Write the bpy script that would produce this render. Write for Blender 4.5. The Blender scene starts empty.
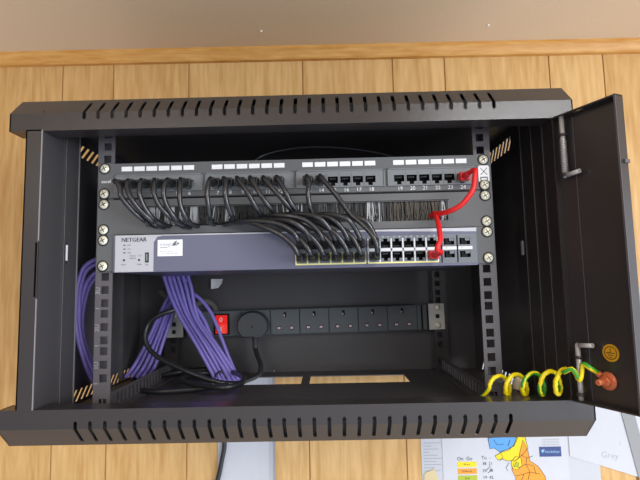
import bpy, bmesh, math, random
from mathutils import Vector, Matrix
random.seed(7)
S = 0.001                      # everything below is written in millimetres
scene = bpy.context.scene
COL = scene.collection

# ------------------------------------------------------------------ materials
def lin(c):
    r = []
    for v in c[:3]:
        v = v / 255.0
        r.append(v / 12.92 if v <= 0.04045 else ((v + 0.055) / 1.055) ** 2.4)
    return (r[0], r[1], r[2], 1.0)

def mat(name, col, rough=0.5, metal=0.0, spec=0.5, bump=0.0, scale=300.0, var=0.0, emit=None, es=0.0, coat=0.0, alpha=None):
    m = bpy.data.materials.new(name); m.use_nodes = True
    nt = m.node_tree; b = nt.nodes['Principled BSDF']
    b.inputs['Base Color'].default_value = lin(col)
    b.inputs['Roughness'].default_value = rough
    b.inputs['Metallic'].default_value = metal
    b.inputs['Specular IOR Level'].default_value = spec
    b.inputs['Coat Weight'].default_value = coat
    if emit:
        b.inputs['Emission Color'].default_value = lin(emit)
        b.inputs['Emission Strength'].default_value = es
    if bump or var:
        tc = nt.nodes.new('ShaderNodeTexCoord')
        nz = nt.nodes.new('ShaderNodeTexNoise'); nz.inputs['Scale'].default_value = scale
        nz.inputs['Detail'].default_value = 4
        nt.links.new(tc.outputs['Object'], nz.inputs['Vector'])
        if bump:
            bp = nt.nodes.new('ShaderNodeBump'); bp.inputs['Strength'].default_value = bump
            bp.inputs['Distance'].default_value = 0.001
            nt.links.new(nz.outputs['Fac'], bp.inputs['Height'])
            nt.links.new(bp.outputs['Normal'], b.inputs['Normal'])
        if var:
            mx = nt.nodes.new('ShaderNodeMix'); mx.data_type = 'RGBA'
            c = lin(col)
            mx.inputs['A'].default_value = (c[0]*(1-var), c[1]*(1-var), c[2]*(1-var), 1)
            mx.inputs['B'].default_value = (min(1, c[0]*(1+var)), min(1, c[1]*(1+var)), min(1, c[2]*(1+var)), 1)
            nt.links.new(nz.outputs['Fac'], mx.inputs['Factor'])
            nt.links.new(mx.outputs['Result'], b.inputs['Base Color'])
    return m

def wood_mat(name, dark, light, horizontal=False, sc=1.0, rough=0.45, plank=True):
    m = bpy.data.materials.new(name); m.use_nodes = True
    nt = m.node_tree; N = nt.nodes; L = nt.links; b = N['Principled BSDF']
    tc = N.new('ShaderNodeTexCoord')
    mp = N.new('ShaderNodeMapping')
    mp.inputs['Scale'].default_value = (1.2*sc, 9*sc, 9*sc) if horizontal else (14*sc, 14*sc, 1.5*sc)
    L.new(tc.outputs['Object'], mp.inputs['Vector'])
    geo = N.new('ShaderNodeNewGeometry')
    add = N.new('ShaderNodeVectorMath'); add.operation = 'ADD'
    mul = N.new('ShaderNodeVectorMath'); mul.operation = 'SCALE'
    cmb = N.new('ShaderNodeCombineXYZ')
    for k in ('X', 'Y', 'Z'): L.new(geo.outputs['Random Per Island'], cmb.inputs[k])
    L.new(cmb.outputs[0], mul.inputs[0]); mul.inputs['Scale'].default_value = 37.0
    L.new(mp.outputs[0], add.inputs[0]); L.new(mul.outputs[0], add.inputs[1])
    n1 = N.new('ShaderNodeTexNoise'); n1.inputs['Scale'].default_value = 1.0; n1.inputs['Detail'].default_value = 3
    n1.inputs['Distortion'].default_value = 0.6
    L.new(add.outputs[0], n1.inputs['Vector'])
    rings = N.new('ShaderNodeMath'); rings.operation = 'MULTIPLY'; rings.inputs[1].default_value = 55.0
    L.new(n1.outputs['Fac'], rings.inputs[0])
    sn = N.new('ShaderNodeMath'); sn.operation = 'SINE'; L.new(rings.outputs[0], sn.inputs[0])
    n2 = N.new('ShaderNodeTexNoise'); n2.inputs['Scale'].default_value = 9.0; n2.inputs['Detail'].default_value = 6
    L.new(add.outputs[0], n2.inputs['Vector'])
    a = N.new('ShaderNodeMath'); a.operation = 'MULTIPLY_ADD'; a.inputs[1].default_value = 0.085
    L.new(sn.outputs[0], a.inputs[0]); L.new(n2.outputs['Fac'], a.inputs[2])
    a2 = N.new('ShaderNodeMath'); a2.operation = 'MULTIPLY_ADD'; a2.inputs[1].default_value = 0.18
    L.new(geo.outputs['Random Per Island'], a2.inputs[0]); L.new(a.outputs[0], a2.inputs[2])
    rp = N.new('ShaderNodeValToRGB')
    rp.color_ramp.elements[0].position = 0.32; rp.color_ramp.elements[0].color = lin(dark)
    rp.color_ramp.elements[1].position = 0.85; rp.color_ramp.elements[1].color = lin(light)
    L.new(a2.outputs[0], rp.inputs['Fac'])
    L.new(rp.outputs['Color'], b.inputs['Base Color'])
    b.inputs['Roughness'].default_value = rough
    b.inputs['Specular IOR Level'].default_value = 0.3
    return m

M = {}
M['paint'] = mat('black powder coat', (50, 46, 46), 0.28, 0, 0.66, 0.12, 900, 0.15)
M['inner'] = mat('powder coat lightened inside', (72, 70, 72), 0.4, 0, 0.5, 0.1, 800, 0.12)  # black cabinet paint, lightened to put interior brightness into the colour
M['paint_edge'] = mat('pale edge line', (150, 148, 150), 0.35, 0.3, 0.5)  # paler tone for thin lines along the post edges
M['panel'] = mat('graphite panel paint', (92, 94, 96), 0.5, 0, 0.5, 0.05, 900, 0.06)
M['panel_light'] = mat('grey module plastic', (116, 120, 124), 0.5, 0, 0.5)
M['rail'] = mat('grey rail paint', (88, 85, 89), 0.5, 0.1, 0.5, 0.05, 700, 0.08)
M['void'] = mat('dark plastic and gap shade', (14, 14, 15), 0.6, 0, 0.2)
M['black'] = mat('black rubber', (30, 31, 34), 0.42, 0, 0.5, 0.05, 500)
M['cable'] = mat('black patch lead jacket', (34, 36, 40), 0.27, 0, 0.75)
M['boot'] = mat('black plug boot', (32, 34, 36), 0.45, 0, 0.5)
M['clear'] = mat('clear plug plastic', (150, 152, 150), 0.25, 0, 0.5)
M['red'] = mat('red lead jacket', (222, 34, 38), 0.42, 0, 0.5)
M['purple'] = mat('purple data cable jacket', (128, 114, 194), 0.42, 0, 0.5)
M['white'] = mat('white label', (243, 244, 247), 0.5, 0, 0.4)
M['paper'] = mat('white paper', (205, 208, 215), 0.8, 0, 0.2, 0.1, 60, 0.03)
M['paper2'] = mat('off white paper', (198, 201, 208), 0.8, 0, 0.2, 0.1, 60, 0.03)
M['tape'] = mat('masking tape', (216, 200, 158), 0.7, 0, 0.2)
M['ink'] = mat('dark print', (60, 62, 72), 0.7, 0, 0.2)
M['ink_pale'] = mat('grey print', (158, 162, 172), 0.7, 0, 0.2)
M['pencil'] = mat('pencil grey', (172, 175, 184), 0.7, 0, 0.2)
M['white_ink'] = mat('white print', (225, 226, 228), 0.6, 0, 0.2)
M['rail_ink'] = mat('pale rail print', (160, 158, 164), 0.6, 0, 0.2)
M['switch'] = mat('blue grey switch metal', (98, 100, 122), 0.4, 0.2, 0.5, 0.04, 800, 0.06)
M['bracket'] = mat('pale zinc bracket', (206, 204, 198), 0.4, 0.1, 0.5)
M['silver'] = mat('silver fascia', (182, 184, 192), 0.4, 0.2, 0.5)
M['sw_port'] = mat('grey port surround', (112, 118, 126), 0.5, 0, 0.5)
M['port_white'] = mat('white port frame', (226, 228, 232), 0.45, 0, 0.5)
M['port_yellow'] = mat('pale yellow port frame', (232, 226, 150), 0.45, 0, 0.5)
M['steel'] = mat('zinc steel', (196, 194, 178), 0.3, 0.85, 0.5, 0.1, 400, 0.15)
M['brassy'] = mat('zinc passivated screw', (238, 234, 212), 0.32, 0.3, 0.5, 0.15, 500, 0.2)
M['pin'] = mat('grey steel pin', (190, 188, 188), 0.3, 0.3, 0.5)
M['copper'] = mat('copper orange lug', (214, 118, 78), 0.4, 0.25, 0.5, 0.1, 300, 0.15)
M['yellow'] = mat('yellow earth jacket', (240, 216, 20), 0.4, 0, 0.5)
M['green'] = mat('green earth jacket', (64, 158, 44), 0.4, 0, 0.5)
M['earthlabel'] = mat('yellow earth label', (214, 158, 24), 0.5, 0, 0.4)
M['pdu'] = mat('grey power strip plastic', (84, 90, 94), 0.5, 0, 0.45, 0.03, 600)
M['plug'] = mat('black plug plastic', (62, 66, 70), 0.45, 0, 0.5, 0.05, 600)
M['cord'] = mat('black mains cord', (40, 42, 46), 0.36, 0, 0.55)
M['neon'] = mat('red neon rocker', (226, 30, 22), 0.3, 0, 0.5, emit=(235, 30, 18), es=0.45)
M['shutter'] = mat('pink white socket shutter', (214, 184, 190), 0.5, 0, 0.4)
M['cream'] = mat('cream terminal plastic', (208, 196, 172), 0.5, 0, 0.4)
M['bris_d'] = mat('dark bristle', (40, 41, 43), 0.6)
M['bris_m'] = mat('grey bristle', (86, 88, 90), 0.6)
M['bris_l'] = mat('pale bristle', (176, 180, 184), 0.6)
M['bris_b'] = mat('brown bristle', (74, 68, 60), 0.6)
M['my'] = mat('map yellow', (240, 216, 40), 0.7); M['mo'] = mat('map orange', (240, 160, 56), 0.7)
M['mb'] = mat('map blue', (96, 164, 226), 0.7); M['mg'] = mat('map green', (176, 190, 60), 0.7)
M['logo'] = mat('navy logo block', (58, 76, 134), 0.6)
M['logo_txt'] = mat('sky logo print', (150, 196, 226), 0.6)
M['leaf'] = mat('grey green print', (120, 132, 128), 0.6)
M['wood'] = wood_mat('wood panelling', (196, 151, 90), (224, 185, 126))
M['groove'] = mat('panel groove', (168, 122, 68), 0.7)
M['pine'] = wood_mat('varnished pine', (198, 138, 62), (222, 172, 100), horizontal=True, sc=2.0, rough=0.4)
M['plaster'] = mat('taupe ceiling', (232, 212, 184), 0.85, 0, 0.2, 0.25, 160, 0.04)
M['cloth'] = mat('grey cable wrap', (92, 88, 84), 0.8)

# ------------------------------------------------------------------ mesh helper
class MB:
    def __init__(self): self.v = []; self.f = []; self.m = []; self.sm = []
    def quad(self, pts, mi=0, sm=False):
        n = len(self.v); self.v += [tuple(p) for p in pts]
        self.f.append(tuple(range(n, n+len(pts)))); self.m.append(mi); self.sm.append(sm)
    def raw(self, vs, fs, mi=0, sm=False):
        n = len(self.v); self.v += [tuple(p) for p in vs]
        for f in fs: self.f.append(tuple(i+n for i in f)); self.m.append(mi); self.sm.append(sm)
    def box(self, x0, x1, y0, y1, z0, z1, mi=0, bev=0.0):
        x0, x1 = min(x0,x1), max(x0,x1); y0, y1 = min(y0,y1), max(y0,y1); z0, z1 = min(z0,z1), max(z0,z1)
        b = min(bev, (x1-x0)*.45, (y1-y0)*.45, (z1-z0)*.45)
        if b <= 0:
            vs = [(x,y,z) for x in (x0,x1) for y in (y0,y1) for z in (z0,z1)]
            self.raw(vs, [(0,1,3,2),(4,6,7,5),(0,4,5,1),(2,3,7,6),(0,2,6,4),(1,5,7,3)], mi)
        else:
            bm = bmesh.new()
            bmesh.ops.create_cube(bm, size=1.0)
            for v in bm.verts:
                v.co = Vector(((x0+x1)/2+v.co.x*(x1-x0), (y0+y1)/2+v.co.y*(y1-y0), (z0+z1)/2+v.co.z*(z1-z0)))
            bmesh.ops.bevel(bm, geom=list(bm.edges), offset=b, segments=2, profile=0.6, affect='EDGES')
            self.bm(bm, mi); bm.free()
    def bm(self, bm, mi=0, sm=False):
        bm.verts.ensure_lookup_table(); bm.verts.index_update()
        self.raw([v.co[:] for v in bm.verts], [tuple(v.index for v in f.verts) for f in bm.faces], mi, sm)
    def cyl(self, p0, p1, r, n=16, mi=0, r1=None, caps=True):
        self.tube([p0, p1], r, n, mi, smooth=False, r_end=r1, caps=caps)
    def tube(self, pts, r, n=10, mi=0, smooth=True, r_end=None, caps=True, step=4.0, split=None):
        P = [Vector(p) for p in pts]
        if smooth and len(P) > 2: P = spline(P, step)
        T = []
        for i in range(len(P)):
            t = P[min(i+1, len(P)-1)] - P[max(i-1, 0)]
            T.append(t.normalized() if t.length > 1e-9 else Vector((0,0,1)))
        nrm = T[0].orthogonal().normalized()
        base = len(self.v)
        for i, p in enumerate(P):
            nrm = (nrm - T[i]*nrm.dot(T[i])).normalized(); bn = T[i].cross(nrm)
            rr = r if r_end is None else r + (r_end-r)*i/(len(P)-1)
            for k in range(n):
                a = 2*math.pi*k/n
                q = p + (nrm*math.cos(a) + bn*math.sin(a))*rr
                self.v.append(tuple(q))
        for i in range(len(P)-1):
            for k in range(n):
                a = base+i*n+k; b = base+i*n+(k+1) % n
                self.f.append((a, b, b+n, a+n)); self.sm.append(True)
                if split: self.m.append(split(i, k, n))
                else: self.m.append(mi)
        if caps:
            self.f.append(tuple(base+k for k in reversed(range(n)))); self.m.append(mi); self.sm.append(False)
            e = base+(len(P)-1)*n
            self.f.append(tuple(e+k for k in range(n))); self.m.append(mi); self.sm.append(False)
    def lathe(self, prof, c, axis, n=20, mi=0):
        """prof: (radius, distance along axis)"""
        A = Vector(axis).normalized(); N = A.orthogonal().normalized(); B = A.cross(N); C = Vector(c)
        base = len(self.v)
        for r, h in prof:
            for k in range(n):
                a = 2*math.pi*k/n
                self.v.append(tuple(C + A*h + (N*math.cos(a)+B*math.sin(a))*r))
        for i in range(len(prof)-1):
            for k in range(n):
                a = base+i*n+k; b = base+i*n+(k+1) % n
                self.f.append((a, b, b+n, a+n)); self.m.append(mi); self.sm.append(True)
        self.f.append(tuple(base+k for k in reversed(range(n)))); self.m.append(mi); self.sm.append(False)
        e = base+(len(prof)-1)*n
        self.f.append(tuple(e+k for k in range(n))); self.m.append(mi); self.sm.append(False)
    def prism(self, poly, fn, t0, t1, mi=0):
        """poly: 2D outline; fn(u, v, t) -> point"""
        n = len(poly); base = len(self.v)
        for t in (t0, t1):
            for u, v in poly: self.v.append(tuple(fn(u, v, t)))
        self.f.append(tuple(base+i for i in reversed(range(n)))); self.f.append(tuple(base+n+i for i in range(n)))
        self.m += [mi, mi]; self.sm += [False, False]
        for i in range(n):
            j = (i+1) % n
            self.f.append((base+i, base+j, base+n+j, base+n+i)); self.m.append(mi); self.sm.append(False)
    def plate(self, us, vs, holes, fn, t, mi=0):
        """sheet with real rectangular holes; fn(u, v, w) with w = 0 front, t back"""
        U = sorted(set([*us] + [h[0] for h in holes] + [h[1] for h in holes]))
        V = sorted(set([*vs] + [h[2] for h in holes] + [h[3] for h in holes]))
        U = [u for u in U if us[0] <= u <= us[-1]]; V = [v for v in V if vs[0] <= v <= vs[-1]]
        nu, nv = len(U), len(V)
        def solid(i, j):
            if i < 0 or j < 0 or i >= nu-1 or j >= nv-1: return False
            a, b = (U[i]+U[i+1])/2, (V[j]+V[j+1])/2
            return not any(h[0] < a < h[1] and h[2] < b < h[3] for h in holes)
        base = len(self.v)
        for w in (0, t):
            for j in range(nv):
                for i in range(nu): self.v.append(tuple(fn(U[i], V[j], w)))
        o = nu*nv; idx = lambda i, j, w: base + w*o + j*nu + i
        def add(f): self.f.append(f); self.m.append(mi); self.sm.append(False)
        for j in range(nv-1):
            for i in range(nu-1):
                if not solid(i, j): continue
                add((idx(i,j,0), idx(i+1,j,0), idx(i+1,j+1,0), idx(i,j+1,0)))
                add((idx(i,j,1), idx(i,j+1,1), idx(i+1,j+1,1), idx(i+1,j,1)))
                if not solid(i-1, j): add((idx(i,j,0), idx(i,j+1,0), idx(i,j+1,1), idx(i,j,1)))
                if not solid(i+1, j): add((idx(i+1,j,0), idx(i+1,j,1), idx(i+1,j+1,1), idx(i+1,j+1,0)))
                if not solid(i, j-1): add((idx(i,j,0), idx(i,j,1), idx(i+1,j,1), idx(i+1,j,0)))
                if not solid(i, j+1): add((idx(i,j+1,0), idx(i+1,j+1,0), idx(i+1,j+1,1), idx(i,j+1,1)))
    def text(self, s, size, o, xd=(1,0,0), yd=(0,0,1), mi=0, align='CENTER'):
        vs, fs = glyphs(s, align)
        O = Vector(o); X = Vector(xd)*size; Y = Vector(yd)*size
        self.raw([O + X*a + Y*b for a, b in vs], fs, mi)
    def build(self, name, mats, parent=None, loc=(0,0,0)):
        """vertices are in world millimetres; loc (or the parent's origin) becomes the object's origin"""
        o = Vector(loc)
        if parent is not None:
            p = parent; off = Vector((0,0,0))
            while p is not None: off += Vector(p['org']); p = p.parent
            o2 = off
        else: o2 = o
        me = bpy.data.meshes.new(name)
        me.from_pydata([((Vector(v)-o2)*S)[:] for v in self.v], [], self.f)
        if not isinstance(mats, (list, tuple)): mats = [mats]
        for m in mats: me.materials.append(m)
        me.polygons.foreach_set('material_index', self.m); me.polygons.foreach_set('use_smooth', self.sm)
        me.update()
        bm = bmesh.new(); bm.from_mesh(me)
        bmesh.ops.recalc_face_normals(bm, faces=bm.faces); bm.to_mesh(me); bm.free()
        ob = bpy.data.objects.new(name, me); COL.objects.link(ob)
        if parent is not None: ob.parent = parent; ob['org'] = (0.0, 0.0, 0.0)
        else: ob.location = o*S; ob['org'] = tuple(o)
        return ob

_g = {}
def glyphs(s, align):
    k = (s, align)
    if k not in _g:
        cu = bpy.data.curves.new('lettering', 'FONT'); cu.body = s; cu.size = 1.0
        cu.align_x = align; cu.align_y = 'CENTER'; cu.resolution_u = 2
        ob = bpy.data.objects.new('lettering', cu); COL.objects.link(ob)
        dg = bpy.context.evaluated_depsgraph_get(); dg.update()
        me = bpy.data.meshes.new_from_object(ob.evaluated_get(dg))
        _g[k] = ([(v.co.x, v.co.y) for v in me.vertices], [tuple(p.vertices) for p in me.polygons])
        bpy.data.objects.remove(ob); bpy.data.curves.remove(cu); bpy.data.meshes.remove(me)
    return _g[k]

def spline(P, step=4.0):
    out = []
    for i in range(len(P)-1):
        p0 = P[max(i-1,0)]; p1 = P[i]; p2 = P[i+1]; p3 = P[min(i+2, len(P)-1)]
        if i == 0: p0 = p1*2-p2
        if i == len(P)-2: p3 = p2*2-p1
        # centripetal catmull-rom
        t0 = 0.0; t1 = t0+max((p1-p0).length,1e-6)**.5; t2 = t1+max((p2-p1).length,1e-6)**.5; t3 = t2+max((p3-p2).length,1e-6)**.5
        n = max(2, int((p2-p1).length/step))
        for k in range(n):
            t = t1+(t2-t1)*k/n
            A1 = p0*((t1-t)/(t1-t0))+p1*((t-t0)/(t1-t0)); A2 = p1*((t2-t)/(t2-t1))+p2*((t-t1)/(t2-t1)); A3 = p2*((t3-t)/(t3-t2))+p3*((t-t2)/(t3-t2))
            B1 = A1*((t2-t)/(t2-t0))+A2*((t-t0)/(t2-t0)); B2 = A2*((t3-t)/(t3-t1))+A3*((t-t1)/(t3-t1))
            out.append(B1*((t2-t)/(t2-t1))+B2*((t-t1)/(t2-t1)))
    out.append(P[-1]); return out

def tag(o, label, cat, group=None, kind=None):
    o['label'] = label
    if cat: o['category'] = cat
    if group: o['group'] = group
    if kind: o['kind'] = kind
    return o
def thing(name, label, cat, org=(0,0,0), group=None):
    o = bpy.data.objects.new(name, None); COL.objects.link(o); o.empty_display_size = 0.02
    o.location = Vector(org)*S; o['org'] = tuple(float(c) for c in org)
    return tag(o, label, cat, group)
def structure(o): o['kind'] = 'structure'; return o
def copy_part(src, parent, loc):
    c = src.copy(); COL.objects.link(c); c.parent = parent; c.location = Vector(loc)*S
    for ch in list(src.children):
        d = ch.copy(); COL.objects.link(d); d.parent = c
    return c

# ------------------------------------------------------------------ the room
WY = 345.0                                   # wall plane
grooves = [-2600,-2500,-2350,-2240,-2150,-2000,-1890,-1740,-1650,-1500,-1330,-1240,-1050,-960,-780,-690,-630,-454,-357,-214,1.5,171,268.5,464,565,700,860,960,1100,1240,1340,1500,1590,1740,1850,1990,2090,2250,2340,2480,2600]
b = MB()
for a, c in zip(grooves[:-1], grooves[1:]):
    b.box(a+1.2, c-1.2, WY, WY+9, -1900, 470)
b.box(-2600, 2600, WY+1.4, WY+12, -1900, 470, 1)
structure(b.build('wall_back', [M['wood'], M['groove']]))
b = MB(); b.box(-2600, 2600, -2600, WY+12, 431, 451)
ceiling = structure(b.build('ceiling', M['plaster']))
b = MB()
b.prism([(0,0),(-9,0),(-11,3),(-13,9),(-15,15),(-17,18),(-17,23),(0,23)], lambda u,v,t: (t, WY+u, 408+v), -2600, 2600)
trim = structure(b.build('trim_1', M['pine']))
for o in (ceiling, trim): o.rotation_euler = (0, 0.0055, 0)      # the old ceiling line runs slightly downhill
for x, y, lab in ((-67.1, 275.1, 'white nail head in the ceiling above the left half of the cabinet'),
                  (328.4, 272.4, 'white nail head in the ceiling above the right half of the cabinet')):
    b = MB(); b.lathe([(2.2,0),(2.4,1.2),(1.4,2.2)], (x,y,431-.0055*x), (0,0,-1), 10)
    tag(b.build('nail', M['white'], loc=(x,y,431-.0055*x)), lab, 'nail')

# ------------------------------------------------------------------ the cabinet
cab = thing('rack_cabinet', 'black wall mounted rack cabinet with vented lids, standing open around the network gear', 'rack cabinet', (0, 170, -187))
W = 319.0
def lip(zs, name):
    """folded cover: profile runs under the lip, up its face, over the bevel and back to the wall"""
    prof = [(26,165.5),(0,165.5),(0,186),(22,209),(343,209)]
    inn  = [(26,167),(1.5,167),(1.5,185.4),(22.6,207.5),(343,207.5)]
    ln = [0]
    for p, q in zip(prof[:-1], prof[1:]): ln.append(ln[-1]+math.dist(p, q))
    off = 0.0 if zs > 0 else 22.5
    def fn(u, v, w):
        for i in range(len(ln)-1):
            if v <= ln[i+1]+1e-6: break
        t = (v-ln[i])/(ln[i+1]-ln[i])
        P = prof if w == 0 else inn
        y = P[i][0]+(P[i+1][0]-P[i][0])*t; z = P[i][1]+(P[i+1][1]-P[i][1])*t
        return (u, y, zs*z + off)
    b = MB()
    if zs > 0: x0, x1 = -233.7, 231.0
    else: x0, x1 = -234.4, 229.7
    holes = []
    for i in range(30):
        x = x0+(x1-x0)*i/29
        holes.append((x-2.0, x+2.0, ln[2]-7, ln[2]+24))
        holes.append((x-1.2, x+1.2, ln[2]-8, ln[2]-7)); holes.append((x-1.2, x+1.2, ln[2]+24, ln[2]+25))
    vv = ln if zs > 0 else ln[:4]+[ln[3]+30]
    b.plate([-W, W], vv, holes, fn, 1)
    # end caps
    for s in (-1, 1):
        D = 343 if zs > 0 else 343
        poly = [(0,165.5),(0,186),(22,209),(D,209),(D,204),(40,200),(26,165.5)]
        b.prism(poly, lambda u,v,t: (t, u, zs*v+off), s*W, s*(W-1.5))
    return b.build(name, M['paint'], cab)
lip(1, 'top_cover')
lip(-1, 'bottom_cover')
# floor and roof sheets
b = MB()
b.plate([-297, 297], [24, 338], [(-146,-5,228,292),(8,163,228,292)], lambda u,v,w: (u, v, -165-w), 1.5)
b.box(-316, 316, 25.5, 27, -185.6, -143)
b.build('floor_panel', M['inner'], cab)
b = MB()
b.box(-297, 297, 26, 338, 198, 199.5); b.box(-300, 300, 24.5, 26, 167, 199)
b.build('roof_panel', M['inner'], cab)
b = MB()
b.box(-297, 297, 338, 340, -166, 199)
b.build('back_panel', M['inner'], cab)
def side(s):
    b = MB()
    k = 1.0 if s < 0 else -0.75
    for z0, z1 in ((165, 187), (-164, -145)):
        hs = [(105+14*i, 112+14*i, z0+2, z1-2) for i in range(14)]
        b.plate([104, 310], [z0, z1], hs, lambda u,v,w: (s*(297+w), u+k*(v-(z0+z1)/2)+8, v), 1.2)
        for ya, yb, sg in ((40, 104, 0), (310, 338, 1)):
            vs = [(s*(297+w), y, z) for w in (0, 1.2) for y, z in
                  ([(ya, z0), (yb+k*(z0-z1)/2+8, z0), (yb+k*(z1-z0)/2+8, z1), (ya, z1)] if sg == 0 else
                   [(ya+k*(z0-z1)/2+8, z0), (yb, z0), (yb, z1), (ya+k*(z1-z0)/2+8, z1)])]
            b.raw(vs, [(0,1,2,3),(7,6,5,4),(0,4,5,1),(1,5,6,2),(2,6,7,3),(3,7,4,0)])
    b.box(s*297, s*298.2, 40, 338, -145, 165); b.box(s*297, s*298.2, 40, 338, 187, 199); b.box(s*297, s*298.2, 40, 338, -166, -164)
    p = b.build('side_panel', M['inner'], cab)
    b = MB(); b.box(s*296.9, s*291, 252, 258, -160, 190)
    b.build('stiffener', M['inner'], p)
    return p
side(-1); side(1)
def latch_post(s=-1):
    b = MB()
    # front flange with the long latch slot, then the returns stepping into the cabinet
    b.plate([281, 299.5], [-143, 167], [(282.2, 284.6, -22, 38)], lambda u,v,w: (s*u, w, v), 1.5)
    b.box(s*298, s*299.5, 0, 42, -143, 167)
    hs = [(55.4, 56.4, 44, 91), (54.2, 57.8, 17, 44), (55.4, 56.4, -45, 2)]
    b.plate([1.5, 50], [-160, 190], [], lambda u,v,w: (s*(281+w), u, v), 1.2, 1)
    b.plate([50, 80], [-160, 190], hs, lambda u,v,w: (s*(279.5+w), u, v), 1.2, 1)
    b.box(s*279.5, s*282.2, 49, 51, -160, 190, 1)
    b.box(s*279.5, s*296, 80, 81.5, -160, 190, 1)
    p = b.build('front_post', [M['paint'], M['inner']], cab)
    e = MB()
    e.box(s*279.0, s*280.3, 79.4, 81.8, -160, 190)
    e.box(s*279.2, s*280.0, 49, 49.8, -160, 190)
    e.box(s*280.4, s*281.5, -0.5, 0.7, 40, 167); e.box(s*280.4, s*281.5, -0.5, 0.7, -143, -24)
    e.build('pale_edge', M['paint_edge'], p)  # thin paler strips along the flange and return edges
    k = MB(); k.box(s*279.0, s*283, 54.4, 57.6, 21, 40)
    k.build('latch_keeper', M['white'], p)
def hinge_post():
    b = MB(); e = MB()
    for y0, y1, x in ((1, 29, 296.2), (29, 57, 295.2), (57, 87, 294.2), (87, 117, 293.2)):
        b.box(x, 299.5, y0, y1, -160 if y0 > 28 else -143, 190 if y0 > 28 else 166)
        e.box(x-.25, x+.6, y0-.4, y0+.2, -160 if y0 > 28 else -143, 190 if y0 > 28 else 166)
    p = b.build('front_post', [M['paint']], cab)
    e.build('pale_edge', M['rail'], p)  # paler grey lines along the steps
    k = MB(); k.box(292.2, 293.4, 96, 101, 18, 36); k.build('latch_keeper', M['pin'], p)
latch_post(); hinge_post()
b = MB(); b.box(-296.9, -295.6, 103, 113, 8, 17); b.text('|||', 6, (-295.5, 108, 12.5), (0,1,0), (0,0,1), 1)
b.build('print_mark', [M['paint'], M['rail_ink']], cab)

# rails: square cage-nut holes three to a unit
UN = {6: 117.7, 5: 73.0, 4: 28.6, 3: -15.9, 2: -60.3, 1: -104.8}
def holes_z(): return [UN[k]+d for k in UN for d in (-15.9, 0, 15.9)] + [146.3, 162.2, 178, -149.5]
def mount_rail(s, y0, inner, outer, hx, name, dep):
    b = MB()
    hs = [(hx-4.6, hx+4.6, z-4.7, z+4.7) for z in holes_z()]
    b.plate([inner, outer], [-164, 197], hs, lambda u,v,w: (s*u, y0+w, v), 1.8)
    b.box(s*(outer-1.8), s*outer, y0+1.8, y0+dep, -164, 197)
    return b.build(name, M['paint'] if name == 'rear_rail' else M['rail'], cab)
fl = mount_rail(-1, 56, 222.5, 243.2, 231.3, 'mounting_rail', 38)
fr = mount_rail(1, 56, 222.5, 243.2, 231.3, 'mounting_rail', 38)
rl = mount_rail(-1, 318, 222.5, 246, 230.5, 'rear_rail', 16)
rr = mount_rail(1, 318, 222.5, 246, 230.5, 'rear_rail', 16)
b = MB()
for k in (1, 2, 3):
    b.text('%dU' % k, 7.6, (-239.6, 55.7, UN[k]-1), (0,0,1), (-1,0,0))
    b.box(-242, -237.5, 55.5, 55.8, UN[k]-22.5, UN[k]-21.7)
b.build('unit_marks', M['rail_ink'], fl)
for s in (-1, 1):
    b = MB()
    b.plate([58, 336], [0, 22], [(y, y+7, 4, 18) for y in range(98, 312, 13)], lambda u,v,w: (s*(232+w), u, -164.5+v), 1.8)
    b.box(s*222, s*232, 58, 336, -164.6, -163.4)
    b.build('depth_rail', M['rail'], cab)

# the door: a folded steel leaf swung out past square on the right
H = Vector((302.0, -3.0)); F = Vector((332.5, -67.0))
dd = (F-H).normalized(); dn = Vector((dd.y, -dd.x))            # dn points to the inner side
if dn.x > 0: dn = -dn
LD = (F-H).length
def dp(u, v, n): q = H+dd*u+dn*n; return (q.x, q.y, v)
door = None
b = MB()
ZB, ZT = -142.0, 163.5
b.plate([-4, LD], [ZB, ZT], [], lambda u,v,w: dp(u, v, 1.5-w), 1.5)
b.plate([LD-1.5, LD], [ZB, ZT], [], lambda u,v,w: dp(u, v, 1.5+w), 10)           # free edge fold
b.plate([-4, -2.5], [ZB, ZT], [], lambda u,v,w: dp(u, v, 1.5+w), 7)
b.plate([-4, LD], [1.5, 11.5], [(22, 33, 4, 8)], lambda u,v,w: dp(u, ZT-w, v), 1.5)
b.plate([-4, LD], [1.5, 11.5], [(30, 38, 4, 8)], lambda u,v,w: dp(u, ZB+w, v), 1.5)
door = b.build('door', M['paint'], cab)
e = MB()
e.plate([LD-1.7, LD+.2], [ZB, ZT], [], lambda u,v,w: dp(u, v, 11.3+w), 0.8)
e.plate([16, 16.7], [ZB+3, ZT-3], [], lambda u,v,w: dp(u, v, 1.5+w), 0.5)
e.build('pale_edge', M['rail'], door)  # paler grey lines at the free edge and the fold
for zt, zb, zl in ((163, 96, 96), (-84, -140, -84)):
    b = MB()
    q = lambda u, z, n=8: dp(u, z, n); UP = 8.0
    up = zl == zb
    b.cyl(q(UP, zt), q(UP, zb), 2.6, 12)
    b.cyl(q(UP, zl), q(UP+18, zl+1.5, 9), 2.4, 12)
    b.lathe([(0.5,-2.6),(2.2,-1.6),(2.6,0),(2.2,1.6),(0.5,2.6)], q(UP, zl), (0,0,1), 12)
    for k in range(14 if up else 0):
        z = zt-27-k*2.6
        b.tube([Vector(q(UP,z,8))+Vector((math.cos(a)*3.1, math.sin(a)*3.1, -a*.4)) for a in [j*math.pi/4 for j in range(9)]], .55, 5, step=2)
    pn = b.build('hinge_pin', M['pin'], door)
    for z in ((zt-22, zt-66) if up else (zt-12, zb+6)):
        b = MB(); b.lathe([(3.4,-1.6),(4.2,-1.2),(4.2,1.2),(3.4,1.6)], q(UP, z), (0,0,1), 12)
        b.build('pin_guide', M['paint'], pn)
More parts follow.
